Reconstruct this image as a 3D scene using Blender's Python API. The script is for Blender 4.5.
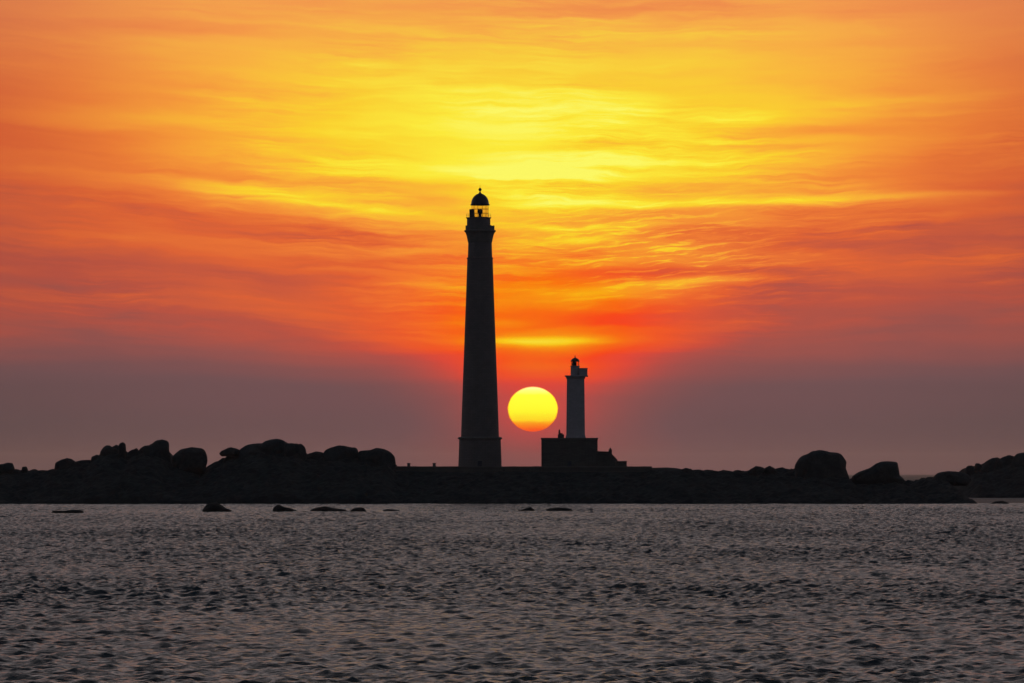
import bpy, bmesh, math, random
import numpy as np

random.seed(7)
rng = np.random.default_rng(7)
sc = bpy.context.scene
for _o in list(bpy.data.objects):
    bpy.data.objects.remove(_o)
COL = sc.collection
R = math.radians

# ------------------------------------------------------------------ camera
F = 5405.0                      # focal length in pixels of a 1024 px wide frame (190 mm)
HOR = 473.0                     # row of the mathematical horizon
CAM_Z = 8.55
PITCH = math.atan((HOR - 341.5) / F)
cam_d = bpy.data.cameras.new('camera')
cam_d.lens = F * 36.0 / 1024.0
cam_d.sensor_width = 36.0
cam_d.clip_start = 1.0
cam_d.clip_end = 200000.0
cam = bpy.data.objects.new('camera', cam_d)
cam.location = (0, 0, CAM_Z)
cam.rotation_euler = (math.pi / 2 + PITCH, 0, 0)
COL.objects.link(cam)
sc.camera = cam

SUN_EL = math.degrees(math.atan((HOR - 409.0) / F))
SUN_AZ = math.degrees(math.atan((532.9 - 512.0) / F))

sc.render.engine = 'CYCLES'
sc.view_settings.view_transform = 'Standard'
sc.view_settings.look = 'None'
sc.view_settings.gamma = 1.0
sc.view_settings.use_curve_mapping = False
sc.view_settings.exposure = 0.0
sc.cycles.use_denoising = True
sc.cycles.use_adaptive_sampling = False
sc.cycles.max_bounces = 5
sc.cycles.diffuse_bounces = 2
sc.cycles.glossy_bounces = 3
sc.cycles.volume_bounces = 0
sc.cycles.sample_clamp_direct = 2.5
sc.cycles.sample_clamp_indirect = 2.5


def lin(r, g, b):
    f = lambda c: ((c / 255.0) / 12.92 if c <= 10.31 else ((c / 255.0 + 0.055) / 1.055) ** 2.4)
    return (f(r), f(g), f(b), 1.0)


# ---------------------------------------------------------- node expressions
class N:
    """A float or vector socket with arithmetic."""
    def __init__(self, g, s):
        self.g, self.s = g, s

    def _op(self, op, a, b=None, c=None):
        n = self.g.nodes.new('ShaderNodeMath')
        n.operation = op
        for i, v in enumerate((a, b, c)):
            if v is None:
                continue
            if isinstance(v, N):
                self.g.links.new(v.s, n.inputs[i])
            else:
                n.inputs[i].default_value = float(v)
        return N(self.g, n.outputs[0])

    def __add__(s, o): return s._op('ADD', s, o)
    def __radd__(s, o): return s._op('ADD', o, s)
    def __sub__(s, o): return s._op('SUBTRACT', s, o)
    def __rsub__(s, o): return s._op('SUBTRACT', o, s)
    def __mul__(s, o): return s._op('MULTIPLY', s, o)
    def __rmul__(s, o): return s._op('MULTIPLY', o, s)
    def __truediv__(s, o): return s._op('DIVIDE', s, o)
    def f(s, op, b=None, c=None): return s._op(op, s, b, c)

    def clamp(s):
        r = s._op('ADD', s, 0.0)
        r.s.node.use_clamp = True
        return r

    def smooth(s, a, b):
        n = s.g.nodes.new('ShaderNodeMapRange')
        n.interpolation_type = 'SMOOTHSTEP'
        s.g.links.new(s.s, n.inputs['Value'])
        n.inputs['From Min'].default_value = a
        n.inputs['From Max'].default_value = b
        return N(s.g, n.outputs['Result'])

    def gauss(s):
        """exp(-x^2)"""
        return (s * s * -1.0)._op('EXPONENT', s * s * -1.0)


def ramp(g, fac, stops, interp='LINEAR'):
    n = g.nodes.new('ShaderNodeValToRGB')
    cr = n.color_ramp
    cr.interpolation = interp
    while len(cr.elements) > 1:
        cr.elements.remove(cr.elements[-1])
    first = True
    for p, c in stops:
        if not isinstance(c, tuple):
            c = (c, c, c, 1.0)
        if first:
            e = cr.elements[0]
            e.position = p
            first = False
        else:
            e = cr.elements.new(p)
        e.color = c
    g.links.new(fac.s, n.inputs[0])
    return N(g, n.outputs[0])


def combine(g, x, y, z):
    n = g.nodes.new('ShaderNodeCombineXYZ')
    for i, v in enumerate((x, y, z)):
        if isinstance(v, N):
            g.links.new(v.s, n.inputs[i])
        else:
            n.inputs[i].default_value = v
    return N(g, n.outputs[0])


def noise(g, vec, scale=1.0, detail=3.0, rough=0.5, dist=0.0):
    n = g.nodes.new('ShaderNodeTexNoise')
    n.inputs['Scale'].default_value = scale
    n.inputs['Detail'].default_value = detail
    n.inputs['Roughness'].default_value = rough
    n.inputs['Distortion'].default_value = dist
    g.links.new(vec.s, n.inputs['Vector'])
    return N(g, n.outputs[0])


def mixc(g, fac, a, b, mode='MIX'):
    n = g.nodes.new('ShaderNodeMix')
    n.data_type = 'RGBA'
    n.blend_type = mode
    for s, v in ((n.inputs[0], fac), (n.inputs[6], a), (n.inputs[7], b)):
        if isinstance(v, N):
            g.links.new(v.s, s)
        else:
            s.default_value = v
    return N(g, n.outputs[2])


# ------------------------------------------------------------------ world
world = bpy.data.worlds.new('World')
sc.world = world
world.use_nodes = True
g = world.node_tree
g.nodes.clear()
wo = g.nodes.new('ShaderNodeOutputWorld')
bg = g.nodes.new('ShaderNodeBackground')
tc = g.nodes.new('ShaderNodeTexCoord')
sep = g.nodes.new('ShaderNodeSeparateXYZ')
g.links.new(tc.outputs['Generated'], sep.inputs[0])
dx, dy, dz = (N(g, sep.outputs[i]) for i in range(3))
DEG = 180.0 / math.pi
K = F / DEG                                   # hundredths-of-a-degree-like sky units, 94.3 per degree
az = dx._op('ARCTAN2', dx, dy) * DEG          # azimuth in degrees, 0 = north (+Y)
el = dz.f('ARCSINE') * DEG                    # elevation in degrees
U = az * K                                    # sky units right of the view axis
V = el.f('MAXIMUM', 0.0) * K                  # sky units above the horizon

# thin cirrus is drawn out in streaks that bow slightly, finer ones lie inside broader ones
bow = V - (U - 150.0) * (U - 150.0) * 0.00007
wv = noise(g, combine(g, U / 150.0, bow / 45.0, 1.7), 1.0, 4, 0.55)
wu = noise(g, combine(g, U / 220.0, bow / 90.0, 5.2), 1.0, 2, 0.5)
ws = noise(g, combine(g, U / 42.0, bow / 13.0, 2.9), 1.0, 3, 0.55)
bw = bow + (wv - 0.5) * 22.0 + (ws - 0.5) * 9.0
uw = U + (wu - 0.5) * 90.0
n_big = noise(g, combine(g, uw / 300.0, bw / 28.0, 3.1), 1.0, 3, 0.5) - 0.5
n_mid = noise(g, combine(g, uw / 150.0, bw / 10.0, 8.4), 1.0, 5, 0.58) - 0.5
n_fin = noise(g, combine(g, uw / 62.0, bw / 3.2, 0.6), 1.0, 4, 0.6) - 0.5

VM = 600.0
Vw = (V + (wu - 0.5) * 60.0 * V.smooth(60.0, 160.0)) / VM      # the top of the dust layer is uneven


def prof(pairs):
    """pairs of (photo row, value) -> ramp over height above the horizon"""
    st = sorted(((HOR - py) / VM, v) for py, v in pairs)
    return ramp(g, Vw.clamp(), st, 'EASE')


edge = prof([(473, .00), (430, .00), (390, .04), (370, .09), (355, .145), (340, .20), (320, .265), (300, .33), (250, .43), (200, .49),
             (150, .56), (100, .60), (50, .62), (0, .63), (-120, .58)])
cent = prof([(473, .08), (440, .11), (400, .16), (388, .24), (374, .42), (362, .50), (350, .52), (325, .54), (300, .58), (265, .66), (225, .76),
             (175, .96), (120, .96), (85, .90), (50, .82), (0, .69), (-120, .60)])
wid = prof([(473, .22), (400, .13), (360, .125), (330, .20), (290, .25), (230, .31), (170, .40), (100, .47), (0, .60)])
gl = ((U - 28.0) / (wid * 720.0)).gauss()
heat = edge - U._op('ABSOLUTE', U).smooth(260.0, 620.0) * V.smooth(110.0, 380.0) * 0.19 + (cent - edge) * gl + ((U - 20.0) / 420.0).gauss() * 0.075 * (1.0 - V.smooth(60.0, 200.0))

# the denser cloud layer thins out into clear dusty air close to the horizon
amp = V.smooth(85.0, 200.0) * (1.0 - V.smooth(270.0, 400.0) * 0.3)
near = ((U - 28.0) / 420.0).gauss() * 0.60 + 0.38
# streaky in some places, smooth veil in others
pat = noise(g, combine(g, U / 170.0, V / 60.0, 11.3), 1.0, 2, 0.5).smooth(0.36, 0.64)
heat = heat + (n_big * 0.44 + (n_mid * 0.48 + n_fin * 0.30) * (pat * 0.85 + 0.25)) * amp * near
heat = heat + ((U - 10.0) / 330.0).gauss() * ((V - 128.0) / 24.0).gauss() * 0.06
# feathery wisps lifting towards the right above the old lighthouse
wr = V - U * 0.10
wisp = noise(g, combine(g, U / 46.0, (wr + (ws - 0.5) * 9.0) / 3.6, 21.0), 1.0, 4, 0.6)
heat = heat + wisp.smooth(0.49, 0.64) * ((U - 150.0) / 130.0).gauss() * ((V - 222.0) / 48.0).gauss() * 0.19


def streak(u0, py0, su, sv, a, tilt=0.0):
    """one single bright or dark bank of cirrus at its own place in the sky"""
    global heat
    v0 = HOR - py0
    uu = uw - (u0 - 512.0)
    vv = V + (wv - 0.5) * min(22.0, sv * 2.2) + (n_mid * min(10.0, sv)) - v0 - uu * tilt
    heat = heat + (uu / su).gauss() * (vv / sv).gauss() * a


for a in [(330, 205, 130, 4.5, .13, -.12), (230, 186, 90, 4.5, .09, -.12), (700, 203, 230, 5, .17, .02),
          (900, 196, 130, 4, .12, .03), (548, 341, 62, 5, .26, 0), (500, 322, 50, 4, .10, 0),
          (690, 281, 52, 4.5, .26, .06), (610, 292, 80, 8, .14, .03), (430, 285, 60, 5, .10, 0),
          (560, 165, 90, 14, .08, 0), (560, 357, 90, 6, -.08, 0), (730, 236, 190, 15, -.08, 0),
          (600, 272, 90, 7, -.10, .02), (420, 262, 80, 7, -.08, 0), (640, 187, 220, 6, -.10, 0),
          (610, 8, 190, 12, -.09, -.02), (170, 28, 150, 7, -.08, -.05), (300, 232, 170, 12, -.06, -.08),
          (620, 226, 60, 4, .12, .05), (560, 240, 60, 4, .10, 0), (620, 322, 70, 7, -.07, 0),
          (900, 100, 160, 6, .07, .05), (820, 130, 110, 6, -.08, 0), (960, 250, 160, 40, -.05, 0),
          (120, 120, 190, 10, .05, -.03), (90, 255, 190, 22, -.05, 0)]:
    streak(*a)

warm = ramp(g, heat.clamp(), [
    (0.00, lin(93, 74, 76)), (0.10, lin(114, 80, 82)), (0.20, lin(152, 82, 76)), (0.32, lin(190, 83, 63)),
    (0.43, lin(226, 100, 50)), (0.54, lin(241, 126, 52)), (0.64, lin(249, 152, 54)), (0.74, lin(253, 180, 52)),
    (0.84, lin(254, 210, 44)), (0.93, lin(255, 236, 58)), (1.00, lin(255, 250, 100))])
hot = ramp(g, heat.clamp(), [
    (0.00, lin(112, 78, 77)), (0.10, lin(135, 78, 77)), (0.20, lin(192, 70, 66)), (0.32, lin(242, 64, 48)),
    (0.45, lin(253, 70, 20)), (0.58, lin(254, 110, 6)), (0.70, lin(254, 155, 8)), (0.82, lin(255, 205, 20)),
    (1.00, lin(255, 243, 70))])
hm = ((U - 30.0) / 130.0).gauss() * ((V - 150.0) / 66.0).gauss()
sky = mixc(g, (hm * 1.5).clamp(), warm, hot)
# reddened air close round the low sun
ds = (((U - 21.0) / 46.0).f('POWER', 2.0) + ((V - 62.0) / 34.0).f('POWER', 2.0)) * -1.0
aur = ds.f('EXPONENT')
sky = mixc(g, (aur * 0.62).clamp(), sky, lin(232, 66, 62))
# the high part of the afterglow is paler and dustier
pale = V.smooth(330.0, 560.0) * 0.5
sky = mixc(g, pale, sky, lin(236, 160, 108))

# the sky loses light sideways away from the sun
dim = 1.0 - (U - 20.0).f('ABSOLUTE').smooth(270.0, 640.0) * 0.17
sky = mixc(g, 1.0, sky, combine(g, dim, dim, dim), 'MULTIPLY')

# beyond the afterglow the ordinary twilight sky
nish = g.nodes.new('ShaderNodeTexSky')
nish.sky_type = 'NISHITA'
nish.sun_disc = False
nish.sun_elevation = R(SUN_EL)
nish.sun_rotation = R(SUN_AZ)
nish.altitude = 0
nish.air_density = 1.4
nish.dust_density = 2.0
NISH = 0.06
hs = N(g, nish.outputs[0])
tw = mixc(g, 1.0, hs, (NISH, NISH, NISH, 1), 'MULTIPLY')
tw = mixc(g, 1.0, tw, lin(40, 52, 66), 'ADD')
side = (az / 48.0).gauss()                    # afterglow only on the sunset side
up = el.smooth(4.9, 9.2)
toward = (1.0 - up) * side
dusk = mixc(g, ((1.0 - el.smooth(7.0, 30.0)) * (az / 75.0).gauss()).clamp(), tw, lin(200, 189, 190))
full = mixc(g, toward, dusk, sky)
g.links.new(full.s, bg.inputs[0])
bg.inputs[1].default_value = 1.0
g.links.new(bg.outputs[0], wo.inputs[0])
world.cycles.sampling_method = 'MANUAL'
world.cycles.sample_map_resolution = 1024

sun_l = bpy.data.lights.new('sunlight', 'SUN')
sun_l.energy = 0.25
sun_l.color = (1.0, 0.36, 0.12)
sun_l.angle = R(0.5)
sun_o = bpy.data.objects.new('sunlight', sun_l)
sun_o.rotation_euler = (R(90 - SUN_EL), 0, R(180 - SUN_AZ))
COL.objects.link(sun_o)


# ------------------------------------------------------------- general helpers
def at(px, py, Y):
    """point of the place that stands Y metres out, from its bearing and height angle"""
    x = (px - 512.0) / F * Y
    z = CAM_Z + math.tan(PITCH + math.atan((341.5 - py) / F)) * Y
    return x, z


def tag(o, label=None, cat=None, group=None, kind=None):
    if label: o['label'] = label
    if cat: o['category'] = cat
    if group: o['group'] = group
    if kind: o['kind'] = kind
    return o


def link(name, me, mats, parent=None):
    o = bpy.data.objects.new(name, me)
    for m in (mats if isinstance(mats, (list, tuple)) else [mats]):
        me.materials.append(m)
    COL.objects.link(o)
    if parent is not None:
        o.parent = parent
    return o


def build(name, bm, mats, parent=None, smooth=False):
    me = bpy.data.meshes.new(name)
    bmesh.ops.recalc_face_normals(bm, faces=bm.faces)
    bm.to_mesh(me)
    bm.free()
    if smooth:
        me.polygons.foreach_set('use_smooth', [True] * len(me.polygons))
    return link(name, me, mats, parent)


def empty(name, loc, label, cat, group=None):
    o = bpy.data.objects.new(name, None)
    o.location = loc
    COL.objects.link(o)
    return tag(o, label, cat, group)


def box(bm, x0, x1, y0, y1, z0, z1, bevel=0.0):
    vs = [bm.verts.new(p) for p in ((x0, y0, z0), (x1, y0, z0), (x1, y1, z0), (x0, y1, z0),
                                    (x0, y0, z1), (x1, y0, z1), (x1, y1, z1), (x0, y1, z1))]
    fs = [bm.faces.new([vs[i] for i in q]) for q in
          ((3, 2, 1, 0), (4, 5, 6, 7), (0, 1, 5, 4), (1, 2, 6, 5), (2, 3, 7, 6), (3, 0, 4, 7))]
    if bevel:
        es = list({e for f in fs for e in f.edges})
        bmesh.ops.bevel(bm, geom=es, offset=bevel, segments=2, affect='EDGES')
    return vs


def lathe(bm, prof_, n=48, cx=0.0, cy=0.0, rot=0.0, closed=False):
    """revolve (r, z) pairs; the ends are capped"""
    rings = []
    for r, z in prof_:
        rings.append([bm.verts.new((cx + r * math.cos(rot + 2 * math.pi * k / n),
                                    cy + r * math.sin(rot + 2 * math.pi * k / n), z)) for k in range(n)])
    for a, b in zip(rings, rings[1:]):
        for k in range(n):
            bm.faces.new((a[k], a[(k + 1) % n], b[(k + 1) % n], b[k]))
    if closed:
        a, b = rings[-1], rings[0]
        for k in range(n):
            bm.faces.new((a[k], a[(k + 1) % n], b[(k + 1) % n], b[k]))
    else:
        bm.faces.new(rings[0][::-1])
        bm.faces.new(rings[-1])


def tube(bm, p, q, r, n=8):
    from mathutils import Vector
    p, q = Vector(p), Vector(q)
    d = (q - p).normalized()
    a = d.orthogonal().normalized()
    b = d.cross(a)
    rg = [[bm.verts.new(c + (a * math.cos(t) + b * math.sin(t)) * r)
           for t in [2 * math.pi * k / n for k in range(n)]] for c in (p, q)]
    for k in range(n):
        bm.faces.new((rg[0][k], rg[0][(k + 1) % n], rg[1][(k + 1) % n], rg[1][k]))
    bm.faces.new(rg[0][::-1])
    bm.faces.new(rg[1])


# value noise in numpy
def vnoise(x, y, seed=0):
    xi, yi = np.floor(x).astype(np.int64), np.floor(y).astype(np.int64)
    xf, yf = x - xi, y - yi

    def h(a, b):
        n = (a * 374761393 + b * 668265263 + seed * 974711) & 0x7fffffff
        n = ((n ^ (n >> 13)) * 1274126177) & 0x7fffffff
        return ((n ^ (n >> 16)) & 0xffff) / 65535.0
    u, v = xf * xf * (3 - 2 * xf), yf * yf * (3 - 2 * yf)
    return (h(xi, yi) * (1 - u) + h(xi + 1, yi) * u) * (1 - v) + (h(xi, yi + 1) * (1 - u) + h(xi + 1, yi + 1) * u) * v


def fbm(x, y, oct_=4, seed=0):
    s, a, t = 0.0, 1.0, 0.0
    for k in range(oct_):
        s = s + a * vnoise(x * 2 ** k + 17.3 * k, y * 2 ** k - 9.1 * k, seed + k)
        t += a
        a *= 0.5
    return s / t - 0.5


# ------------------------------------------------------------------ materials
def mat_new(name):
    m = bpy.data.materials.new(name)
    m.use_nodes = True
    gg = m.node_tree
    b = gg.nodes['Principled BSDF']
    return m, gg, b


def pos(gg, kind='Object'):
    n = gg.nodes.new('ShaderNodeTexCoord')
    return N(gg, n.outputs[kind])


def bump(gg, b, h, dist=0.1, strength=1.0):
    n = gg.nodes.new('ShaderNodeBump')
    n.inputs['Distance'].default_value = dist
    n.inputs['Strength'].default_value = strength
    gg.links.new(h.s, n.inputs['Height'])
    gg.links.new(n.outputs[0], b.inputs['Normal'])


def rock_mat(name, dark, mid, pale, sc_=0.25):
    m, gg, b = mat_new(name)
    p = pos(gg)
    n1 = noise(gg, p, sc_, 5, 0.6)
    n2 = noise(gg, p, sc_ * 7, 5, 0.65)
    c = ramp(gg, (n1 * 0.6 + n2 * 0.4), [(0.30, dark), (0.5, mid), (0.68, pale)])
    gg.links.new(c.s, b.inputs['Base Color'])
    b.inputs['Roughness'].default_value = 0.9
    b.inputs['Specular IOR Level'].default_value = 0.2
    bump(gg, b, n2, 0.35, 0.8)
    return m


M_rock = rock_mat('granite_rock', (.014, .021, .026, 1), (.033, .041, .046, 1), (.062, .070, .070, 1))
M_shore = rock_mat('weedy_shore_rock', (.007, .012, .014, 1), (.018, .026, .029, 1), (.040, .047, .046, 1), 0.12)
M_wet = rock_mat('wet_sea_rock', (.012, .014, .014, 1), (.025, .027, .026, 1), (.045, .045, .04, 1), 0.6)


def masonry_mat(name, col_a, col_b, course, length, joint=0.5):
    m, gg, b = mat_new(name)
    p = pos(gg)
    s = gg.nodes.new('ShaderNodeSeparateXYZ')
    gg.links.new(p.s, s.inputs[0])
    x, y, z = (N(gg, s.outputs[i]) for i in range(3))
    along = x._op('ARCTAN2', x, y) * 4.0
    vec = combine(gg, along, z, 0.0)
    br = gg.nodes.new('ShaderNodeTexBrick')
    gg.links.new(vec.s, br.inputs['Vector'])
    br.inputs['Scale'].default_value = 1.0
    br.inputs['Brick Width'].default_value = length
    br.inputs['Row Height'].default_value = course
    br.inputs['Mortar Size'].default_value = 0.02
    br.inputs['Color1'].default_value = col_a
    br.inputs['Color2'].default_value = col_b
    br.inputs['Mortar'].default_value = tuple(joint * c for c in col_a[:3]) + (1,)
    n2 = noise(gg, p, 0.35, 5, 0.6)
    c = mixc(gg, 1.0, N(gg, br.outputs[0]), ramp(gg, n2, [(0.3, .84), (0.7, 1.0)]), 'MULTIPLY')
    gg.links.new(c.s, b.inputs['Base Color'])
    b.inputs['Roughness'].default_value = 0.88
    b.inputs['Specular IOR Level'].default_value = 0.25
    bump(gg, b, N(gg, br.outputs['Fac']) * -1.0 + n2 * 0.4, 0.05, 0.8)
    return m


M_granite = masonry_mat('grey_granite_blocks', (.20, .18, .185, 1), (.175, .16, .165, 1), 0.5, 1.1)
M_trim = masonry_mat('dressed_granite', (.20, .19, .185, 1), (.17, .165, .16, 1), 0.6, 1.4)
M_rubble = masonry_mat('rubble_masonry', (.14, .135, .13, 1), (.10, .10, .10, 1), 0.35, 0.7)
M_lime = masonry_mat('limewashed_stone', (.48, .44, .49, 1), (.41, .38, .42, 1), 0.5, 1.2, 0.85)


def plain_mat(name, col, rough=0.6, metal=0.0, nz=0.15):
    m, gg, b = mat_new(name)
    n1 = noise(gg, pos(gg), 1.3, 4, 0.6)
    c = mixc(gg, 1.0, col, ramp(gg, n1, [(0.3, 1.0 - nz * 2), (0.7, 1.0)]), 'MULTIPLY')
    gg.links.new(c.s, b.inputs['Base Color'])
    b.inputs['Roughness'].default_value = rough
    b.inputs['Metallic'].default_value = metal
    return m


M_iron = plain_mat('dark_painted_iron', (.05, .05, .055, 1), 0.5)
M_dome = plain_mat('oxidised_dome', (.045, .05, .05, 1), 0.45, 0.3)
M_slate = plain_mat('slate_roof', (.06, .065, .075, 1), 0.6)
M_shutter = plain_mat('dark_window', (.03, .03, .035, 1), 0.25)
M_wood = plain_mat('painted_door', (.05, .06, .09, 1), 0.6)
M_optic = plain_mat('brass_optic', (.25, .16, .06, 1), 0.35, 0.7)

m, gg, b = mat_new('lantern_glass')
b.inputs['Base Color'].default_value = (.90, .80, .74, 1)
b.inputs['Transmission Weight'].default_value = 1.0
b.inputs['Roughness'].default_value = 0.05
b.inputs['IOR'].default_value = 1.02
M_glass = m

# ---- water
m, gg, b = mat_new('sea_water')
b.inputs['Base Color'].default_value = (.008, .013, .018, 1)
b.inputs['Roughness'].default_value = 0.18
b.inputs['IOR'].default_value = 1.333
p = pos(gg)
s = gg.nodes.new('ShaderNodeSeparateXYZ')
gg.links.new(p.s, s.inputs[0])
px_, py_ = N(gg, s.outputs[0]), N(gg, s.outputs[1])
w1 = noise(gg, combine(gg, px_ * 0.9, py_ * 1.1, 0.0), 1.0, 4, 0.55, 0.4)
w2 = noise(gg, combine(gg, px_ * 3.2, py_ * 3.8, 4.0), 1.0, 3, 0.6, 0.3)
far_ = py_.smooth(1500.0, 1560.0)
w0 = noise(gg, combine(gg, px_ * 0.25, py_ * 0.3, 7.0), 1.0, 2, 0.5)
rgh = far_ * 0.26 + 0.25
gg.links.new(rgh.s, b.inputs['Roughness'])
gust = noise(gg, combine(gg, px_ / 40.0, py_ / 90.0, 2.0), 1.0, 4, 0.6).smooth(0.35, 0.65) * 0.6 + 0.55
bump(gg, b, (w1 * 1.0 + w2 * 0.35 + w0 * far_ * 6.0) * gust, 0.75, 1.0)
M_sea = m

# ------------------------------------------------------------------ the sea
def make_sea():
    T = 0.155
    t_in = np.linspace(-T, T, 1080)
    ext = T * np.geomspace(1.03, 14.0, 40)
    t = np.concatenate([-ext[::-1], t_in, ext])
    near = np.array([-400, -200, -100, 0, 60, 110, 150])
    ys = [180.0]
    while ys[-1] < 1530:
        ys.append(ys[-1] + 0.14 + 0.00042 * ys[-1])
    far = np.geomspace(1550, 30000, 160)
    y = np.concatenate([near, np.array(ys), far])
    TT, YY = np.meshgrid(t, y)
    W = np.maximum(YY, 300.0)
    W = np.where(YY < 180, np.maximum(YY, 300.0), W)
    X = TT * W
    Z = np.zeros_like(X)
    D = np.zeros_like(X)
    r = np.random.default_rng(3)
    ncomp = 64
    lam = np.geomspace(0.65, 9.5, ncomp) * r.uniform(0.95, 1.05, ncomp)
    th = r.normal(0.0, 0.85, ncomp) + 0.25
    ph = r.uniform(0, 2 * math.pi, ncomp)
    slope = 0.062 * np.where(lam > 1.9, (1.9 / lam) ** 1.5, 1.0)
    rows = np.where((y >= 180) & (y <= 1545))[0]
    Xs, Ys = X[rows].copy(), YY[rows].copy()
    patch = 0.95 + 0.95 * fbm(Xs / 34.0, Ys / 95.0, 4, 5)      # wind patches rougher and calmer
    zz, ddx, ddy = np.zeros_like(Xs), np.zeros_like(Xs), np.zeros_like(Xs)
    for l, a, p_, s_ in zip(lam, th, ph, slope):
        k = 2 * math.pi / l
        sa, ca = math.sin(a), math.cos(a)
        arg = k * (Xs * sa + Ys * ca) + p_
        zz += (s_ / k) * np.cos(arg)
        sn = (s_ / k) * np.sin(arg) * 0.9
        ddx -= sn * sa
        ddy -= sn * ca
    for l, a, p_, h_ in ((19.0, 0.25, 1.0, 0.05), (26.0, -0.15, 4.0, 0.06), (14.0, 0.5, 2.2, 0.035)):   # old low swell
        zz += h_ * np.cos(2 * math.pi / l * (Xs * math.sin(a) + Ys * math.cos(a)) + p_)
    edge_f = np.clip((np.abs(TT[rows]) - T * 1.0) / (T * 0.6), 0, 1)
    env = patch * (1 - edge_f) * np.clip((Ys - 180) / 12.0, 0, 1) * np.clip((1545 - Ys) / 30.0, 0, 1)
    zz, ddx, ddy = zz * env, ddx * env, ddy * env
    X[rows] = Xs + ddx
    YY[rows] = Ys + ddy
    Z[rows] = zz
    ny, nx = X.shape
    co = np.stack([X, YY, Z], -1).reshape(-1, 3).astype(np.float32)
    idx = np.arange(nx * ny).reshape(ny, nx)
    q = np.stack([idx[:-1, :-1], idx[:-1, 1:], idx[1:, 1:], idx[1:, :-1]], -1).reshape(-1, 4)
    grid_mesh('water', co, q, M_sea, True)


def grid_mesh(name, co, q, mat, smooth, kind='structure', parent=None):
    me = bpy.data.meshes.new(name)
    me.vertices.add(len(co))
    me.vertices.foreach_set('co', co.ravel())
    me.loops.add(q.size)
    me.loops.foreach_set('vertex_index', q.ravel().astype(np.int32))
    me.polygons.add(len(q))
    me.polygons.foreach_set('loop_start', np.arange(0, q.size, q.shape[1], dtype=np.int32))
    me.polygons.foreach_set('use_smooth', np.full(len(q), smooth))
    me.update()
    me.validate()
    o = link(name, me, mat, parent)
    if kind:
        o['kind'] = kind
    return o


make_sea()


# ------------------------------------------------------------------ terrain
def terrain(name, line, Yc, Ys, flat, back, x0, x1, y0, y1, step, mat, rough=1.0, seed=11, tip=None):
    """LINE: (bearing column, row) of the crest; YC its distance, YS the waterline's, FLAT how deep the top is"""
    xs = np.arange(x0, x1, step)
    ys_ = np.arange(y0, y1, step)
    X, Y = np.meshgrid(xs, ys_)
    lx, lz, lf = [], [], []
    for c, r_, fl in line:
        a, z = at(c, r_, Yc)
        lx.append(a); lz.append(z); lf.append(fl)
    crest = np.interp(X, lx, lz)
    fl = np.interp(X, lx, lf)
    ysh = Ys + 3.5 * fbm(X / 30, X * 0 + 2, 3, seed) * 2
    t = np.clip((Y - ysh) / (Yc - ysh), 0, 1)
    prof_ = 0.16 * np.clip(t / 0.03, 0, 1) + 0.84 * (t ** 0.8)
    h = -1.2 + (crest + 1.2) * prof_
    h = np.where(Y < ysh, -1.2 - (ysh - Y) * 0.08, h)
    tb = np.clip((Y - Yc - fl) / back, 0, 1)
    h = h - (crest + 2.5) * (tb * tb * (3 - 2 * tb))
    # jointed granite: angular blocks and gullies, quiet on the flat top
    blocks = np.abs(fbm(X / 9.0, Y / 7.0, 3, seed + 3)) * 3.6
    fine = fbm(X / 2.2, Y / 2.0, 3, seed + 8) * 1.1
    onflat = np.clip((Y - Yc + 12) / 10.0, 0, 1)
    amp_ = np.where((fl > 50), 1 - 0.9 * onflat, 1.0) * rough
    lump = (blocks - 0.9) * 0.9 + fine
    lump = np.where(lump > 0, lump * np.clip(1.0 - 0.8 * t, 0.2, 1), lump)
    h = h + lump * amp_ * np.clip((Y - ysh + 4) / 6.0, 0, 1)
    jag = (np.abs(fbm(X / 3.4, Y / 3.4, 4, seed + 20)) * 3.4 - 0.55) * np.where(fl > 50, 1 - onflat, 1.0)
    h = h + jag * np.clip((Y - ysh + 2) / 8.0, 0, 1) * (1 - tb)
    if tip is not None:
        e = np.clip((tip - X) / 14.0, 0, 1)
        h = -2.5 + (h + 2.5) * (e * e * (3 - 2 * e))
    if name == 'headland':
        e = np.clip((X - x0) / 10.0, 0, 1)
        h = -2.5 + (h + 2.5) * e
    ny, nx = X.shape
    co = np.stack([X, Y, h], -1).reshape(-1, 3).astype(np.float32)
    idx = np.arange(nx * ny).reshape(ny, nx)
    q = np.stack([idx[:-1, :-1], idx[:-1, 1:], idx[1:, 1:], idx[1:, :-1]], -1).reshape(-1, 4)
    return grid_mesh(name, co, q, mat, False)


YC = 1560.0
crest_line = [(-260, 474, 25), (-60, 468, 25), (0, 469.5, 25), (15, 469, 25), (33, 471, 25), (54, 469.5, 25), (58, 465, 20), (75, 461, 20),
              (91, 460.5, 20), (101, 453, 20), (108, 451, 20), (124, 451.5, 20), (129, 455, 20), (136, 451, 20), (146, 447, 20), (155, 447, 20), (165, 452, 20), (172, 460, 20), (186, 463, 20),
              (203, 469.5, 20), (215, 461.5, 20), (226, 457, 20), (240, 452, 20), (262, 448, 20), (300, 449, 20),
              (307, 454, 20), (324, 454, 20), (360, 455, 20), (390, 459, 20), (396, 468, 30), (410, 470, 110), (640, 470, 110),
              (652, 467.6, 80), (669, 467.4, 60), (688, 469.3, 40), (708, 470.6, 30), (732, 470.8, 30), (745, 471.8, 30),
              (776, 469.6, 30), (794, 468.4, 30), (842, 470, 25), (851, 480.5, 20), (860, 479, 20), (890, 478, 20), (903, 479, 20), (908, 481.6, 15),
              (917, 481.8, 15), (923, 478.4, 15), (933, 476.6, 15), (946, 475, 15), (964, 473, 15), (985, 482, 15), (1100, 490, 15)]
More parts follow.
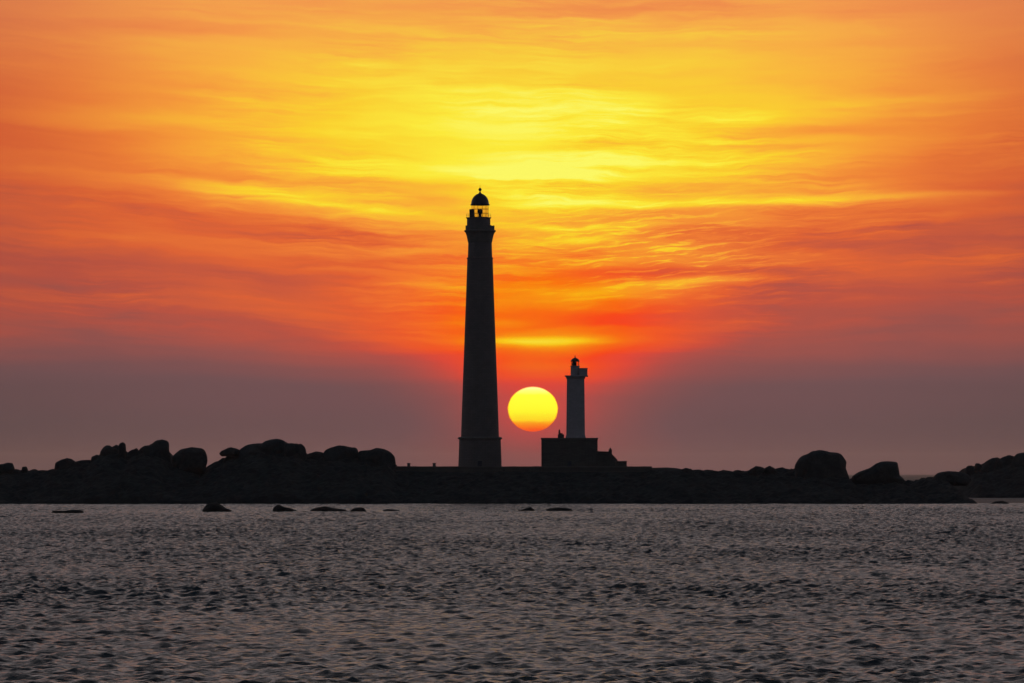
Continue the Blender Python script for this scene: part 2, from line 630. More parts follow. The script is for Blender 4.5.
terrain('island', crest_line, YC, 1480.0, 25, 110.0, -330.0, 145.0, 1460.0, 1800.0, 0.8, M_shore, tip=136.0)

head_line = [(940, 481, 20), (955, 474, 20), (963, 473, 20), (967, 469.5, 20), (976, 465.5, 25), (984, 464.5, 25), (993, 461.5, 25),
             (1007, 458.5, 25), (1024, 456.5, 25), (1060, 456, 25), (1120, 460, 25), (1250, 468, 25)]
terrain('headland', head_line, 1930.0, 1862.0, 25, 110.0, 152.0, 330.0, 1850.0, 2080.0, 1.0, M_shore, seed=41)


# ------------------------------------------------------------------ boulders
def boulder(outline, Y, label, depth=0.62, name='boulder', mat=None, group=None, cat='boulder', base=None, seed=0, rough=1.0):
    """a rounded granite block: OUTLINE is its upper outline as (column, row) bearings, closed below by BASE; full depth behind it"""
    pts = [at(c, r_, Y) for c, r_ in outline]
    xs = [p[0] for p in pts]
    zb = at(0, base, Y)[1] if base is not None else min(p[1] for p in pts) - 2.0
    x0, x1 = min(xs), max(xs)
    pts = [(x0 + 0.1 * (x1 - x0), zb)] + pts + [(x1 - 0.1 * (x1 - x0), zb)]
    pts = np.array(pts)
    nxt = np.roll(pts, -1, 0)
    seg = np.hypot(*(nxt - pts).T)
    cx, cz = (x0 + x1) / 2, zb + (max(p[1] for p in pts) - zb) * 0.42
    n_t, n_p = 112, 36
    # radius of the outline in each direction from the middle
    rad = []
    for k in range(n_t):
        t = 2 * math.pi * k / n_t
        d = np.array([math.cos(t), math.sin(t)])
        best = 0.0
        for a, b_ in zip(pts, nxt):
            e = b_ - a
            w = a - np.array([cx, cz])
            den = d[0] * e[1] - d[1] * e[0]
            if abs(den) < 1e-9:
                continue
            s_ = (w[0] * e[1] - w[1] * e[0]) / den
            u = (w[0] * d[1] - w[1] * d[0]) / den
            if s_ > 0 and -1e-6 <= u <= 1 + 1e-6:
                best = max(best, s_)
        rad.append(best)
    rad = np.array(rad)
    rad = np.where(rad <= 0, np.median(rad), rad)
    rad = rad * 0.6 + 0.2 * (np.roll(rad, 1) + np.roll(rad, -1))
    half_d = depth * (x1 - x0) / 2 + 0.5
    half_d = max(half_d, 1.0) if name == 'boulder' else half_d
    r_ = np.random.default_rng(seed + 100)
    ox, oy = r_.uniform(0, 100, 2)
    verts = []
    zmin = zb
    for j in range(1, n_p):
        f = -math.pi / 2 + math.pi * j / n_p
        c = math.cos(f) ** 0.55
        for k in range(n_t):
            t = 2 * math.pi * k / n_t
            rr = rad[k] * c
            x, z = math.cos(t) * rr, math.sin(t) * rr
            verts.append((x, math.sin(f) * half_d, z))
    verts.append((0, -half_d, 0))
    verts.append((0, half_d, 0))
    v = np.array(verts)
    size = x1 - x0
    sc1 = max(1.6, size / 3.5)
    nz = fbm((v[:, 0] + v[:, 1] * 0.6) / sc1 + ox, (v[:, 2] + v[:, 1] * 0.8) / sc1 + oy, 5, seed)
    gul = np.abs(fbm((v[:, 0] - v[:, 1] * 0.5) / (sc1 * 1.6) + oy, (v[:, 2] * 0.7 + v[:, 1]) / (sc1 * 1.6) + ox, 2, seed + 9))
    rim = 1 - np.abs(v[:, 1]) / half_d                     # keep the outline itself close to what is seen
    k_ = 1 + rough * (nz * 0.26 - 0.14 * np.clip(0.06 - gul, 0, 1) / 0.06) * (0.35 + 0.65 * (1 - rim)) 
    v = v * k_[:, None]
    for _ in range(20 if size > 4 else 6):                                    # flat breaks along the joints of the granite
        n_ = r_.normal(size=3)
        n_ /= np.linalg.norm(n_)
        dd = v @ n_
        lim = dd.max() * r_.uniform(0.84, 0.95)
        keep = 0.9 if abs(n_[1]) > 0.45 else 0.22
        v = v - n_[None, :] * (np.clip(dd - lim, 0, None) * keep)[:, None]
    v[:, 0] += cx
    v[:, 2] += cz
    q = []
    for j in range(n_p - 2):
        for k in range(n_t):
            a, b_ = j * n_t + k, j * n_t + (k + 1) % n_t
            q.append((a, b_, b_ + n_t, a + n_t))
    tri = []
    s0, s1 = len(v) - 2, len(v) - 1
    last = (n_p - 2) * n_t
    me = bpy.data.meshes.new(name)
    faces = [tuple(a) for a in q] + [(s0, (k + 1) % n_t, k) for k in range(n_t)] + \
            [(s1, last + k, last + (k + 1) % n_t) for k in range(n_t)]
    base_pt = (cx, Y, zmin)
    vv = v.copy()
    vv[:, 0] -= cx
    vv[:, 2] -= zmin
    me.from_pydata([tuple(p_) for p_ in vv], [], faces)
    me.polygons.foreach_set('use_smooth', [True] * len(faces))
    me.update()
    o = link(name, me, mat or M_rock)
    o.location = base_pt
    tag(o, label, cat, group)
    return o


G1, G2 = 'granite boulders along the crest of the island', 'granite boulders along the crest of the island'
B = [
    ([(-12, 470), (-11, 466), (-4, 464.6), (3.4, 463.9), (8.2, 462.4), (13, 463.2), (15, 468.3)], 1552, 474, 'low rounded boulder cut off by the photo edge at the end of the island ridge'),
    ([(21.6, 470), (22.4, 466.8), (26.8, 466.6), (28, 469.6)], 1553, 473, 'smallest boulder on the crest, a single knob between the two low ends of ridge'),
    ([(54.6, 470), (55.2, 463), (60.2, 460), (67, 457.8), (71.8, 459), (76, 461)], 1554, 474, 'low whaleback boulder where the low ground steps up to the first jumbled rocks'),
    ([(74, 462), (80, 460.3), (90, 459.7), (93, 461)], 1557, 472, 'flat-topped slab boulder lying between the low whaleback and a rounded step'),
    ([(90.5, 461), (91.6, 456.9), (97, 454.8), (101, 456)], 1552, 472, 'small rounded boulder forming a step below the twin-topped rock pile'),
    ([(99.4, 458), (100.6, 450.6), (103.5, 446.4), (106.6, 444.9), (110.4, 445.6), (113.5, 448.5), (117, 447), (119, 452)], 1556, 474, 'upright block boulder with a rounded top, beside the knob-shaped boulder'),
    ([(109.5, 453), (110.6, 447.2), (113.2, 446.2), (116.2, 444.3), (119.4, 445.6), (122, 450), (122.4, 453)], 1558, 466, 'small pinched boulder wedged between the upright block and the round knob'),
    ([(118, 452), (118.6, 444.6), (120.4, 442.8), (123, 442.1), (125.6, 444), (126.2, 450)], 1553, 466, 'round knob of a boulder perched highest on the twin-topped rock pile'),
    ([(126, 456), (128.5, 451.4), (133, 449.2), (136.6, 447.1), (138.6, 450), (140, 455)], 1555, 470, 'pointed boulder leaning in the dip before the overhanging one'),
    ([(138, 452), (141, 447.6), (145, 445), (151.9, 444.2), (156, 441.1), (161.4, 439.8), (166.9, 440.8), (169.2, 443.7), (169.2, 450.5), (171.2, 458.5), (173, 466)], 1551, 478, 'large craggy boulder with a raised brow and a sheer drop into a deep notch'),
    ([(171.5, 462), (172.6, 456.5), (175.1, 453.7), (180.6, 449.1), (191.5, 447.2), (202.5, 447.8), (206.6, 451.2), (208.4, 456), (208.6, 462), (206, 467)], 1549, 474, 'big loaf-shaped boulder standing alone between two gaps, its side undercut'),
    ([(219.3, 453.6), (221.5, 450.9), (224.6, 449.6), (228, 447.9), (231.2, 447.3), (236, 448.4), (240, 450)], 1556, 456.3, 'thin flat boulder jutting out like a beak over the slope beside the big massif'),
    ([(236, 453), (239.4, 449.6), (246.2, 445), (252, 443.6), (257.2, 443), (262, 443.4), (265.5, 440.7), (270, 439.6), (276.4, 439.1), (281, 440), (286, 441.1), (290, 443)], 1558, 476, 'broadest boulder massif, a smooth dome rising highest on the whole ridge'),
    ([(284, 444), (291.4, 442.8), (297, 442.6), (301.7, 443.1), (304.6, 446.4), (306.3, 452.4), (307.5, 460)], 1552, 476, 'square-shouldered boulder closing the broad dome with a steep end'),
    ([(305, 456), (309, 453.4), (316, 451.4), (323.6, 452.4), (326, 456)], 1557, 470, 'low boulder filling the saddle between the steep-ended rock and a rounded dome'),
    ([(322.4, 456), (324.3, 450.4), (329.7, 447.1), (339.3, 444.9), (347.5, 446.6), (356.4, 447.7), (358.3, 451), (359, 458)], 1551, 476, 'domed boulder beside the saddle, separated by a thin cleft from the last one'),
    ([(357.6, 456), (359.1, 450.6), (369.4, 450), (376.2, 447.8), (383, 449), (391.3, 452.4), (395.3, 456), (395.6, 465), (394, 471)], 1549, 478, 'wedge-topped boulder ending abruptly where the flat harbour wall begins'),
    ([(747, 472), (750.5, 469), (755.6, 466), (760, 466.6), (764, 467.8), (766, 472)], 1556, 476, 'low boulder beside its slightly smaller twin on the flat ground past the keeper house'),
    ([(763, 470), (765.5, 467.5), (769.5, 465.6), (774, 467.8), (777, 471)], 1553, 475, 'slightly smaller twin boulder nearer the haystack-like one'),
    ([(794, 478), (794.3, 466), (797.3, 459.7), (802, 456.3), (808.5, 454), (812.2, 450.9), (819.6, 449.8), (826, 451), (830.7, 452.3), (837, 452.2), (841, 454), (843.7, 457.8), (846.4, 461.5), (845.4, 468), (847.5, 475), (850.5, 480.5)], 1545, 488, 'huge round haystack of a boulder, the biggest on the keeper house side'),
    ([(850, 482), (851.7, 476.8), (858, 472.2), (869.6, 467.7), (876, 463.3), (882.2, 460.9), (890, 461.2), (898.4, 461.8), (899, 476), (902.9, 478.4), (907, 483)], 1545, 488, 'slanting wedge boulder rising to a flat top and a sheer end beside the sea gap'),
    ([(932, 478), (937, 473.2), (942, 471.6), (947.8, 470.9), (955, 471.2), (962.2, 472.1), (968, 474), (972, 479)], 1560, 486, 'long low rounded boulder at the foot of the farther headland'),
]
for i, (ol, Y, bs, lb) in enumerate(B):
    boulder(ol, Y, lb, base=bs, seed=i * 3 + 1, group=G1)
B2 = [
    ([(964, 476), (965.6, 467.6), (968, 465.4), (971.2, 465), (974, 466.6), (976, 472)], 1918, 480, 'small block boulder standing first on the farther headland, over the low one'),
    ([(974, 470), (975, 463.4), (976.6, 462.3), (979.3, 462.8), (982, 466)], 1922, 478, 'little knob boulder perched beside the first block on the farther headland'),
    ([(980, 470), (983.8, 461.9), (988, 459), (992.7, 457.5), (998, 457.6), (1002, 460), (1004, 468)], 1920, 482, 'rounded middle boulder climbing the farther headland ridge'),
    ([(998, 466), (1001, 457.4), (1007, 455.1), (1011, 454.6), (1014, 456), (1016, 464)], 1925, 482, 'blunt boulder next to the last on the farther headland ridge'),
    ([(1011, 466), (1013, 455.6), (1017.9, 453.9), (1024, 453), (1036, 451), (1048, 453), (1056, 464)], 1918, 486, 'big boulder cut off by the photo edge on top of the farther headland'),
]
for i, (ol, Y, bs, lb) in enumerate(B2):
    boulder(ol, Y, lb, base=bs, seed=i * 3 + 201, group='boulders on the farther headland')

# rocks awash in the channel; their distance follows from their waterline
S = [
    ([(52.8, 513), (55, 510.6), (60, 511.4), (66, 511.2), (72, 510.2), (79, 510.6), (82.6, 513)], 513.2, 'long flat rock awash, farthest from the lighthouses in the row'),
    ([(204.3, 511.8), (206.2, 508), (208.5, 504.6), (212, 503.2), (217, 503), (221, 505.6), (225, 509), (232, 511.8)], 511.9, 'tallest rock in the water, humped with a steep side and a trailing tail'),
    ([(273.6, 511.6), (275, 508), (279.5, 504.9), (284, 507.4), (290, 508.8), (296.4, 511.6)], 511.9, 'second tallest rock in the water, peaked like a small fin'),
    ([(311.8, 511.6), (316, 509), (325, 506.8), (333, 508.6), (342, 510.2), (348, 511.6)], 511.8, 'longest low rock awash, gently peaked near its middle'),
    ([(350.8, 511.8), (354, 509), (359, 508), (363, 508.4), (365.6, 511.8)], 511.9, 'short rounded rock awash right beside the longest low one'),
    ([(383.6, 511), (388, 509.6), (393, 510), (398.8, 511)], 511.2, 'thin sliver of rock barely awash before the wall with two posts'),
    ([(518.8, 511), (523, 510), (527, 508.4), (530, 507.4), (534, 511)], 511.3, 'small rock awash rising to one end, below the gap where the sun sets'),
    ([(547.4, 511), (550, 509), (558, 508), (566, 508.4), (572.6, 511)], 511.2, 'flat rock awash in front of the old white lighthouse'),
    ([(992, 503.8), (996, 501.8), (1002, 501.3), (1008, 503.8)], 503.9, 'low rock awash off the tip of the island, by the farther headland'),
]
for i, (ol, wl, lb) in enumerate(S):
    Y = CAM_Z / ((wl - HOR) / F)
    mx = (ol[0][0] + ol[-1][0]) / 2
    ol = [(mx + (c_ - mx) * 1.16, r_ - 0.7) for c_, r_ in ol]
    boulder(ol, Y, lb, base=wl + 2.2, name='sea_rock', mat=M_wet, cat='rock', group='rocks awash off the island',
            seed=i * 5 + 300, depth=0.8, rough=0.9)

# ------------------------------------------------------------------ harbour wall
YW = 1556.0
G0 = 9.7                                           # level of the built-up ground
xa, zt = at(394.5, 466.3, YW)
xb, _ = at(652.0, 466.3, YW)
wall = empty('retaining_wall', ((xa + xb) / 2, YW, zt - 3.4), 'long flat-topped dark stone wall running under both lighthouses', 'wall')
L = (xb - xa) / 2
bm = bmesh.new()
nseg = 90
prev = None
for k in range(nseg):                               # stones of the face step in and out a little
    a, b_ = -L + 2 * L * k / nseg, -L + 2 * L * (k + 1) / nseg
    o_ = random.uniform(-0.05, 0.05)
    box(bm, a, b_, -0.5 + o_, 0.5, -0.4, 3.12)
build('wall_face', bm, M_rubble, wall)
bm = bmesh.new()
k = -L
while k < L - 0.1:
    w = min(random.uniform(1.2, 2.0), L - k)
    box(bm, k + 0.01, k + w - 0.01, -0.62, 0.62, 3.12, 3.4 + random.uniform(-0.04, 0.03), 0.03)
    k += w
build('coping', bm, M_trim, wall)


def post(px, label):
    x, _ = at(px, 466, YW)
    t = empty('stone_post', (x, YW, zt), label, 'post', 'short stone posts on the wall')
    bm = bmesh.new()
    lathe(bm, [(0.5, -0.06), (0.5, 0.08), (0.44, 0.12), (0.42, 0.62)], 16)
    build('shaft', bm, M_trim, t)
    bm = bmesh.new()
    lathe(bm, [(0.43, 0.62), (0.54, 0.66), (0.55, 0.80), (0.45, 0.90), (0.16, 0.96)], 16)
    build('cap', bm, M_trim, t)


post(408.8, 'short capped post on the wall, nearer the boulders')
post(434.3, 'short capped post on the wall, nearer the tall lighthouse')

# low stub wall stepping down past the house
x0, z0 = at(615.6, 461.0, 1578)
x1, _ = at(626.8, 461.0, 1578)
t = empty('outhouse', ((x0 + x1) / 2, 1578, G0 - 0.3), 'low flat-roofed outhouse, last and lowest beside the keeper house', 'outhouse')
w = (x1 - x0) / 2
bm = bmesh.new()
box(bm, -w + 0.06, w - 0.06, -2.0, 2.0, 0, z0 - G0 + 0.02)
build('wall', bm, M_rubble, t)
bm = bmesh.new()
box(bm, -w, w, -2.15, 2.15, z0 - G0 + 0.02, z0 - G0 + 0.3, 0.03)
build('roof', bm, M_trim, t)

# ------------------------------------------------------------------ tall lighthouse
YT = 1595.0
PX = YT / F
cx, _ = at(480.0, 400, YT)


def hz(py):
    return at(0, py, YT)[1] - G0


tl = empty('lighthouse', (cx, YT, G0 - 0.1), 'very tall dark tapering granite lighthouse with a domed lantern, beside the setting sun', 'lighthouse')
bm = bmesh.new()
lathe(bm, [(22.0 * PX, 0.0), (21.7 * PX, 1.0), (20.8 * PX, hz(439.2))], 64)
build('plinth', bm, M_granite, tl)
bm = bmesh.new()
lathe(bm, [(20.9 * PX, hz(439.2)), (22.2 * PX, hz(438.6)), (22.3 * PX, hz(437.4)), (20.2 * PX, hz(436.6)), (19.2 * PX, hz(436.5))], 64)
build('plinth_cornice', bm, M_trim, tl)
bm = bmesh.new()
sh = [(436.5, 19.0), (420, 18.5), (400, 17.8), (380, 17.1), (360, 16.35), (340, 15.6), (320, 14.9), (300, 14.15), (280, 13.45), (262, 12.85), (258.6, 12.75)]
lathe(bm, [(r_ * PX, hz(y_)) for y_, r_ in sh] + [(13.25 * PX, hz(258.5)), (13.2 * PX, hz(257.4)), (12.2 * PX, hz(257.2)), (11.8 * PX, hz(242.5))], 64)
build('shaft', bm, M_granite, tl)
bm = bmesh.new()
lathe(bm, [(11.8 * PX, hz(242.5)), (12.2 * PX, hz(241.5)), (13.0 * PX, hz(237.5)), (13.9 * PX, hz(233.6)), (14.5 * PX, hz(232.4)),
           (15.8 * PX, hz(231.2)), (15.8 * PX, hz(230.0)), (14.4 * PX, hz(229.6))], 64)
gal = build('gallery', bm, M_trim, tl)
bm = bmesh.new()
nC = 24
for k in range(nC):                                 # corbels under the gallery
    a = 2 * math.pi * k / nC
    ca, sa = math.cos(a), math.sin(a)
    vs = box(bm, 11.9 * PX, 14.9 * PX, -0.22, 0.22, hz(236.5), hz(231.4))
    vs[0].co.x = vs[3].co.x = 12.2 * PX
    vs[1].co.x = vs[2].co.x = 13.0 * PX
    for v in vs:
        v.co.x, v.co.y = v.co.x * ca - v.co.y * sa, v.co.x * sa + v.co.y * ca
build('corbels', bm, M_trim, gal)
bm = bmesh.new()
zo, zi = hz(225.6), hz(229.6)
lathe(bm, [(13.2 * PX, zi), (14.2 * PX, zi), (14.0 * PX, zo), (13.3 * PX, zo)], 64, closed=True)
for k in range(8):
    a = 2 * math.pi * (k + 0.0) / 8
    ca, sa = math.cos(a), math.sin(a)
    vs = box(bm, 13.0 * PX, 14.5 * PX, -0.45, 0.45, zi, hz(225.2), 0.0)
    for v in vs:
        v.co.x, v.co.y = v.co.x * ca - v.co.y * sa, v.co.x * sa + v.co.y * ca
build('parapet', bm, M_trim, tl)
bm = bmesh.new()
lathe(bm, [(11.8 * PX, hz(229.8)), (11.7 * PX, hz(218.2))], 48, cx=-1.4 * PX)
build('watch_room', bm, M_granite, tl)
bm = bmesh.new()
lathe(bm, [(11.7 * PX, hz(218.2)), (12.7 * PX, hz(217.9)), (12.7 * PX, hz(217.2)), (9.0 * PX, hz(216.9))], 48, cx=-1.4 * PX)
deck = build('lantern_deck', bm, M_trim, tl)
bm = bmesh.new()
zr = hz(216.9)
for k in range(20):
    a = 2 * math.pi * k / 20
    c_, s_ = (math.cos(a) * 12.3 - 1.4) * PX, math.sin(a) * 12.3 * PX
    tube(bm, (c_, s_, hz(217.2)), (c_, s_, hz(217.2) + 1.05), 0.022, 6)
    for hh in (0.55, 1.05):
        a2 = 2 * math.pi * (k + 1) / 20
        tube(bm, (c_, s_, hz(217.2) + hh), ((math.cos(a2) * 12.3 - 1.4) * PX, math.sin(a2) * 12.3 * PX, hz(217.2) + hh), 0.018, 6)
build('railing', bm, M_iron, deck)
ln = empty('lantern', (0, 0, 0), None, None)
bpy.data.objects.remove(ln)
zb, ztp = hz(216.9), hz(204.9)
rl = 8.5 * PX
bm = bmesh.new()
lathe(bm, [(rl - 0.03, zb + 0.02), (rl - 0.03, ztp), (rl - 0.05, ztp), (rl - 0.05, zb + 0.02)], 12, rot=math.pi / 12, closed=True)
lant = build('lantern', bm, M_glass, tl)
bm = bmesh.new()
for k in range(12):                                 # glazing bars
    a = 2 * math.pi * (k + 0.5) / 12
    c_, s_ = math.cos(a) * rl, math.sin(a) * rl
    tube(bm, (c_, s_, zb), (c_, s_, ztp), 0.045, 6)
for hh in (0.0, 0.33, 0.68, 1.0):
    zz = zb + (ztp - zb) * hh
    lathe(bm, [(rl - 0.05, zz - 0.04), (rl + 0.04, zz - 0.04), (rl + 0.04, zz + 0.04), (rl - 0.05, zz + 0.04)], 32, closed=True)
build('glazing_bars', bm, M_iron, lant)
bm = bmesh.new()
lathe(bm, [(0.45, zb), (0.45, zb + 1.0), (0.72, zb + 1.05), (0.80, zb + 1.7), (0.74, zb + 2.3), (0.5, zb + 2.42)], 24)
build('optic', bm, M_iron, lant)
bm = bmesh.new()
box(bm, 471.3 * PX - 480 * PX - 0.42 * 0 - 0.55, 471.3 * PX - 480 * PX + 0.95, -2.5, -1.2, hz(217.2) + 0.0, hz(209.2), 0.05)
build('equipment_cabinet', bm, M_iron, tl)
dome = [(9.6, 205.0), (9.7, 204.2), (9.0, 203.7), (8.85, 202), (8.3, 199.8), (7.3, 197.6), (5.8, 195.7), (3.9, 194.2), (1.9, 193.3), (1.0, 192.6), (0.75, 191.4)]
bm = bmesh.new()
lathe(bm, [(r_ * PX, hz(y_)) for y_, r_ in [(b_, a_) for a_, b_ in dome]], 40)
dm = build('dome', bm, M_dome, tl, smooth=True)
bm = bmesh.new()
bz = hz(189.3)
lathe(bm, [(0.5 * PX, hz(191.6))] + [(max(0.02, 1.6 * PX * math.sin(t_)), bz - 1.6 * PX * math.cos(t_)) for t_ in np.linspace(0.35, 2.8, 9)] + [(0.12, hz(187.2))], 16)
tube(bm, (0, 0, hz(187.4)), (0, 0, hz(184.5)), 0.03, 6)
build('finial', bm, M_dome, dm, smooth=True)
bm = bmesh.new()
r_ = 21.9 * PX
box(bm, -0.9, 0.9, -r_ - 0.05, -r_ + 0.6, 0, 3.0)
d = build('door', bm, M_trim, tl)
bm = bmesh.new()
box(bm, -0.6, 0.6, -r_ - 0.075, -r_ + 0.5, 0.0, 2.5)
build('door_leaf', bm, M_wood, d)

# ------------------------------------------------------------------ old lighthouse
YO = 1592.0
PX = YO / F
cx, _ = at(575.6, 400, YO)


def hz(py):
    return at(0, py, YO)[1] - G0


ol = empty('lighthouse', (cx, YO, hz(438) + G0), 'smaller old square whitewashed lighthouse rising from the roof of the keeper house', 'lighthouse')
Z0 = hz(438)


def zz_(py):
    return hz(py) - Z0


bm = bmesh.new()
for ra, rb, ya, yb in ((10.0, 9.6, 438.0, 435.4), (9.25, 8.65, 435.4, 377.2)):
    v = box(bm, -1, 1, -1, 1, zz_(ya), zz_(yb))
    for i_, q_ in enumerate(v):
        r_ = (ra if i_ < 4 else rb) * PX
        q_.co.x *= r_; q_.co.y *= r_
build('shaft', bm, M_lime, ol)
bm = bmesh.new()
box(bm, 564.9 * PX - 575.6 * PX, 588.0 * PX - 575.6 * PX, -11.4 * PX, 11.4 * PX, zz_(376.7), zz_(375.6), 0.04)
box(bm, -9.4 * PX, 9.6 * PX, -9.4 * PX, 9.4 * PX, zz_(378.6), zz_(376.72), 0.05)
gl_ = build('gallery', bm, M_lime, ol)
bm = bmesh.new()
box(bm, 3.5 * PX, 11.7 * PX, -10.6 * PX, 8.0 * PX, zz_(375.6), zz_(368.9), 0.0)
box(bm, 4.0 * PX, 12.0 * PX, -10.9 * PX, 8.3 * PX, zz_(368.9), zz_(368.2), 0.0)
build('gallery_cabin', bm, M_lime, ol)
bm = bmesh.new()
lx_ = -0.5 * PX
lathe(bm, [(4.6 * PX, zz_(375.6)), (4.4 * PX, zz_(366.6)), (4.9 * PX, zz_(366.4)), (4.9 * PX, zz_(365.8))], 24, cx=lx_)
build('watch_room', bm, M_lime, ol)
bm = bmesh.new()
lathe(bm, [(3.8 * PX, zz_(365.8)), (3.8 * PX, zz_(361.4)), (3.72 * PX, zz_(361.4)), (3.72 * PX, zz_(365.8))], 10, cx=lx_, closed=True)
la2 = build('lantern', bm, M_glass, ol)
bm = bmesh.new()
for k in range(10):
    a = 2 * math.pi * k / 10
    c_, s_ = lx_ + math.cos(a) * 3.85 * PX, math.sin(a) * 3.85 * PX
    tube(bm, (c_, s_, zz_(365.8)), (c_, s_, zz_(361.3)), 0.06, 6)
build('glazing_bars', bm, M_iron, la2)
bm = bmesh.new()
lathe(bm, [(2.3 * PX, zz_(365.8)), (2.5 * PX, zz_(364)), (1.5 * PX, zz_(361.6))], 16, cx=lx_ - 0.25)
build('optic', bm, M_iron, la2)
bm = bmesh.new()
lathe(bm, [(a_ * PX, zz_(b_)) for a_, b_ in [(4.5, 361.6), (4.5, 361.0), (4.0, 360.2), (3.2, 359.1), (2.1, 358.3), (0.9, 357.8), (0.35, 357.2), (0.55, 356.6), (0.12, 355.2)]], 24, cx=lx_)
build('dome', bm, M_dome, ol, smooth=True)
# ------------------------------------------------------------------ keeper house
xa, _ = at(541.0, 450, YO)
xb, _ = at(597.6, 450, YO)
hx = (xa + xb) / 2
W2 = (xb - xa) / 2
H = hz(438.0)
kh = empty('keeper_house', (hx, YO, G0 - 0.1), 'large dark square stone keeper house with a flat roof, under the old lighthouse', 'house')
bm = bmesh.new()
box(bm, -W2 + 0.12, W2 - 0.12, -8.0, 8.0, 0, H - 0.35)
build('wall', bm, M_rubble, kh)
bm = bmesh.new()
box(bm, -W2 - 0.05, W2 + 0.05, -8.2, 8.2, H - 0.35, H + 0.1, 0.05)
rf = build('roof', bm, M_trim, kh)
bm = bmesh.new()
xc = at(561.0, 438, YO)[0] - hx
P_ = lambda px: at(px, 438, YO)[0] - hx
box(bm, P_(557.8), P_(564.0), -0.9, 0.9, H + 0.1, hz(434.4) + 0.1, 0.0)
box(bm, P_(558.6), P_(562.6), -0.7, 0.7, hz(434.4) + 0.1, hz(433.2) + 0.1, 0.0)
lathe(bm, [(0.33, hz(433.4) + 0.1), (0.26, hz(431.5) + 0.1), (0.20, hz(430.3) + 0.1), (0.10, hz(429.4) + 0.1)], 12, cx=P_(559.4))
build('chimney', bm, M_rubble, rf)
bm = bmesh.new()
box(bm, -0.7, 0.7, -8.06, -7.6, 0, 2.6)
d = build('door', bm, M_rubble, kh)
bm = bmesh.new()
box(bm, -0.52, 0.52, -8.08, -7.5, 0, 2.4)
build('door_leaf', bm, M_wood, d)

# annexe with a pitched roof and gable chimney
a0 = at(597.9, 450, YO)[0]
a1 = at(617.2, 450, YO)[0]
ax = (a0 + a1) / 2
an = empty('annexe', (ax, YO - 1.0, G0 - 0.1), 'small lean-to annexe with sloping roof and end chimney, attached to the keeper house', 'annexe')
Q = lambda px: at(px, 450, YO - 1.0)[0] - ax
hh = lambda py: at(0, py, YO - 1.0)[1] - G0 + 0.1
bm = bmesh.new()
prof_a = [(Q(595.5), 0), (Q(617.0), 0), (Q(617.0), hh(460.2)), (Q(609.6), hh(452.3)), (Q(595.5), hh(451.7))]
fr_, bk_ = [bm.verts.new((x, -3.0, z)) for x, z in prof_a], [bm.verts.new((x, 3.0, z)) for x, z in prof_a]
bm.faces.new(fr_); bm.faces.new(bk_[::-1])
for k in range(5):
    bm.faces.new((fr_[k], fr_[(k + 1) % 5], bk_[(k + 1) % 5], bk_[k]))
build('wall', bm, M_rubble, an)
bm = bmesh.new()
top = [(Q(596.8), hh(451.7) + .01), (Q(609.6), hh(452.3) + .01), (Q(617.4), hh(460.6) + .01)]
up_ = [(x, z + 0.17) for x, z in top]
rows = [[bm.verts.new((x, s_ * 3.2, z)) for x, z in top + up_[::-1]] for s_ in (-1, 1)]
n_ = len(rows[0])
bm.faces.new(rows[0]); bm.faces.new(rows[1][::-1])
for k in range(n_):
    bm.faces.new((rows[0][k], rows[0][(k + 1) % n_], rows[1][(k + 1) % n_], rows[1][k]))
rf = build('roof', bm, M_slate, an)
bm = bmesh.new()
box(bm, Q(608.7), Q(611.9), -0.8, 0.8, hh(454.0), hh(449.9), 0.0)
box(bm, Q(608.5), Q(612.1), -0.9, 0.9, hh(449.9), hh(449.4), 0.0)
lathe(bm, [(0.26, hh(449.5)), (0.20, hh(447.8))], 12, cx=Q(610.3))
build('chimney', bm, M_rubble, rf)
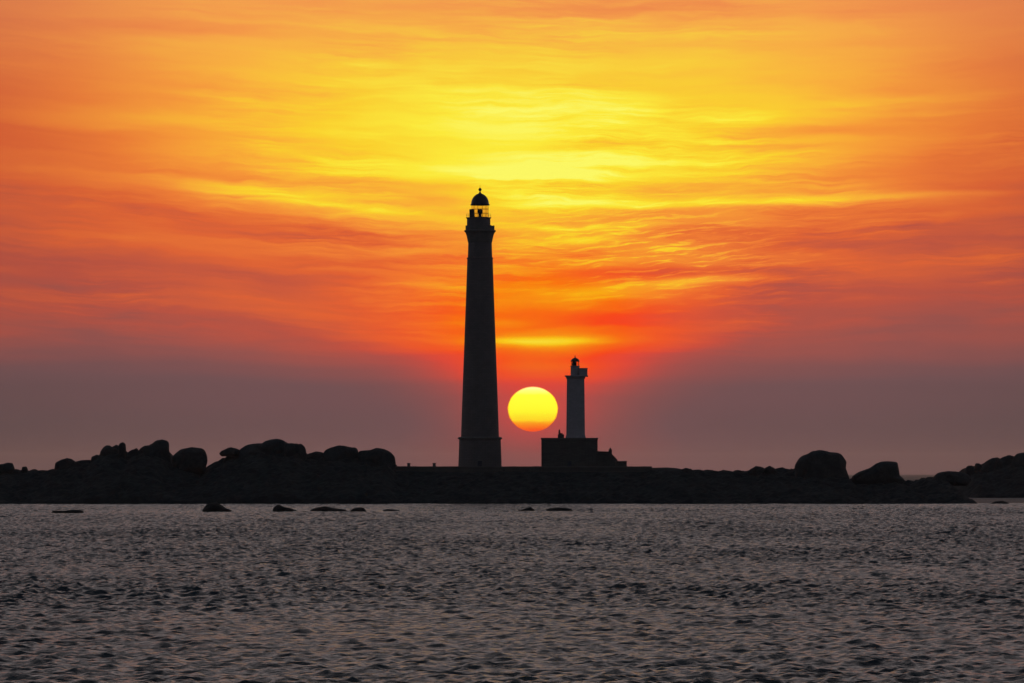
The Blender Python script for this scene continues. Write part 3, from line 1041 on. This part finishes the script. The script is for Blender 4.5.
# ------------------------------------------------------------------ the sun
YSUN = 60000.0
sx, sz = at(532.85, 409.0, YSUN)
bm = bmesh.new()
bmesh.ops.create_uvsphere(bm, u_segments=96, v_segments=64, radius=1.0)
for v in bm.verts:
    v.co.x *= 1 + 0.008 * math.sin(v.co.z * 13.0 + 0.6) + 0.006 * math.sin(v.co.z * 29.0)     # edge bent by layers of warm air
    v.co.x *= 25.2 / F * YSUN
    v.co.y *= 25.2 / F * YSUN
    v.co.z *= 22.6 / F * YSUN
m = bpy.data.materials.new('sun_light')
m.use_nodes = True
gg = m.node_tree
gg.nodes.clear()
out = gg.nodes.new('ShaderNodeOutputMaterial')
em = gg.nodes.new('ShaderNodeEmission')
p = pos(gg, 'Generated')
s = gg.nodes.new('ShaderNodeSeparateXYZ')
gg.links.new(p.s, s.inputs[0])
gx, gz = N(gg, s.outputs[0]) - 0.5, N(gg, s.outputs[2]) - 0.5
wob = (noise(gg, combine(gg, gx * 3.0, gz * 14.0, 0.0), 1.0, 3, 0.5) - 0.5) * 0.05
cz_ = (gz + 0.5 + wob * 1.0).clamp()
colr = ramp(gg, cz_, [(0.0, lin(255, 50, 16)), (0.05, lin(255, 92, 6)), (0.12, lin(255, 126, 4)), (0.19, lin(255, 160, 10)), (0.25, lin(255, 214, 24)),
                      (0.48, lin(255, 250, 40)), (0.80, lin(255, 255, 52)), (0.90, lin(255, 255, 120)), (1.0, lin(255, 255, 170))])
rr = (gx * gx + gz * gz).f('SQRT') * 2.0
limb = rr.smooth(0.93, 1.0)
colr = mixc(gg, limb * 0.9, colr, lin(250, 92, 14))
gg.links.new(colr.s, em.inputs[0])
em.inputs[1].default_value = 1.15
gg.links.new(em.outputs[0], out.inputs[0])
so = build('sun', bm, m, smooth=True)
so.location = (sx, YSUN, sz)
tag(so, 'low yellow sun disc reddening at its lower edge, between the two lighthouses', 'sun')

# ------------------------------------------------------------------ evening haze
HAZE = 1.6e-5
bm = bmesh.new()
box(bm, -31000, 31000, -600, 31000, -6.0, 120.0)
m = bpy.data.materials.new('evening_haze')
m.use_nodes = True
gg = m.node_tree
gg.nodes.clear()
out = gg.nodes.new('ShaderNodeOutputMaterial')
pv = gg.nodes.new('ShaderNodeVolumePrincipled')
pv.inputs['Color'].default_value = (.93, .90, .92, 1)
pv.inputs['Density'].default_value = HAZE
pv.inputs['Anisotropy'].default_value = 0.55
gg.links.new(pv.outputs[0], out.inputs['Volume'])
hz_o = build('haze', bm, m)
hz_o['kind'] = 'stuff'
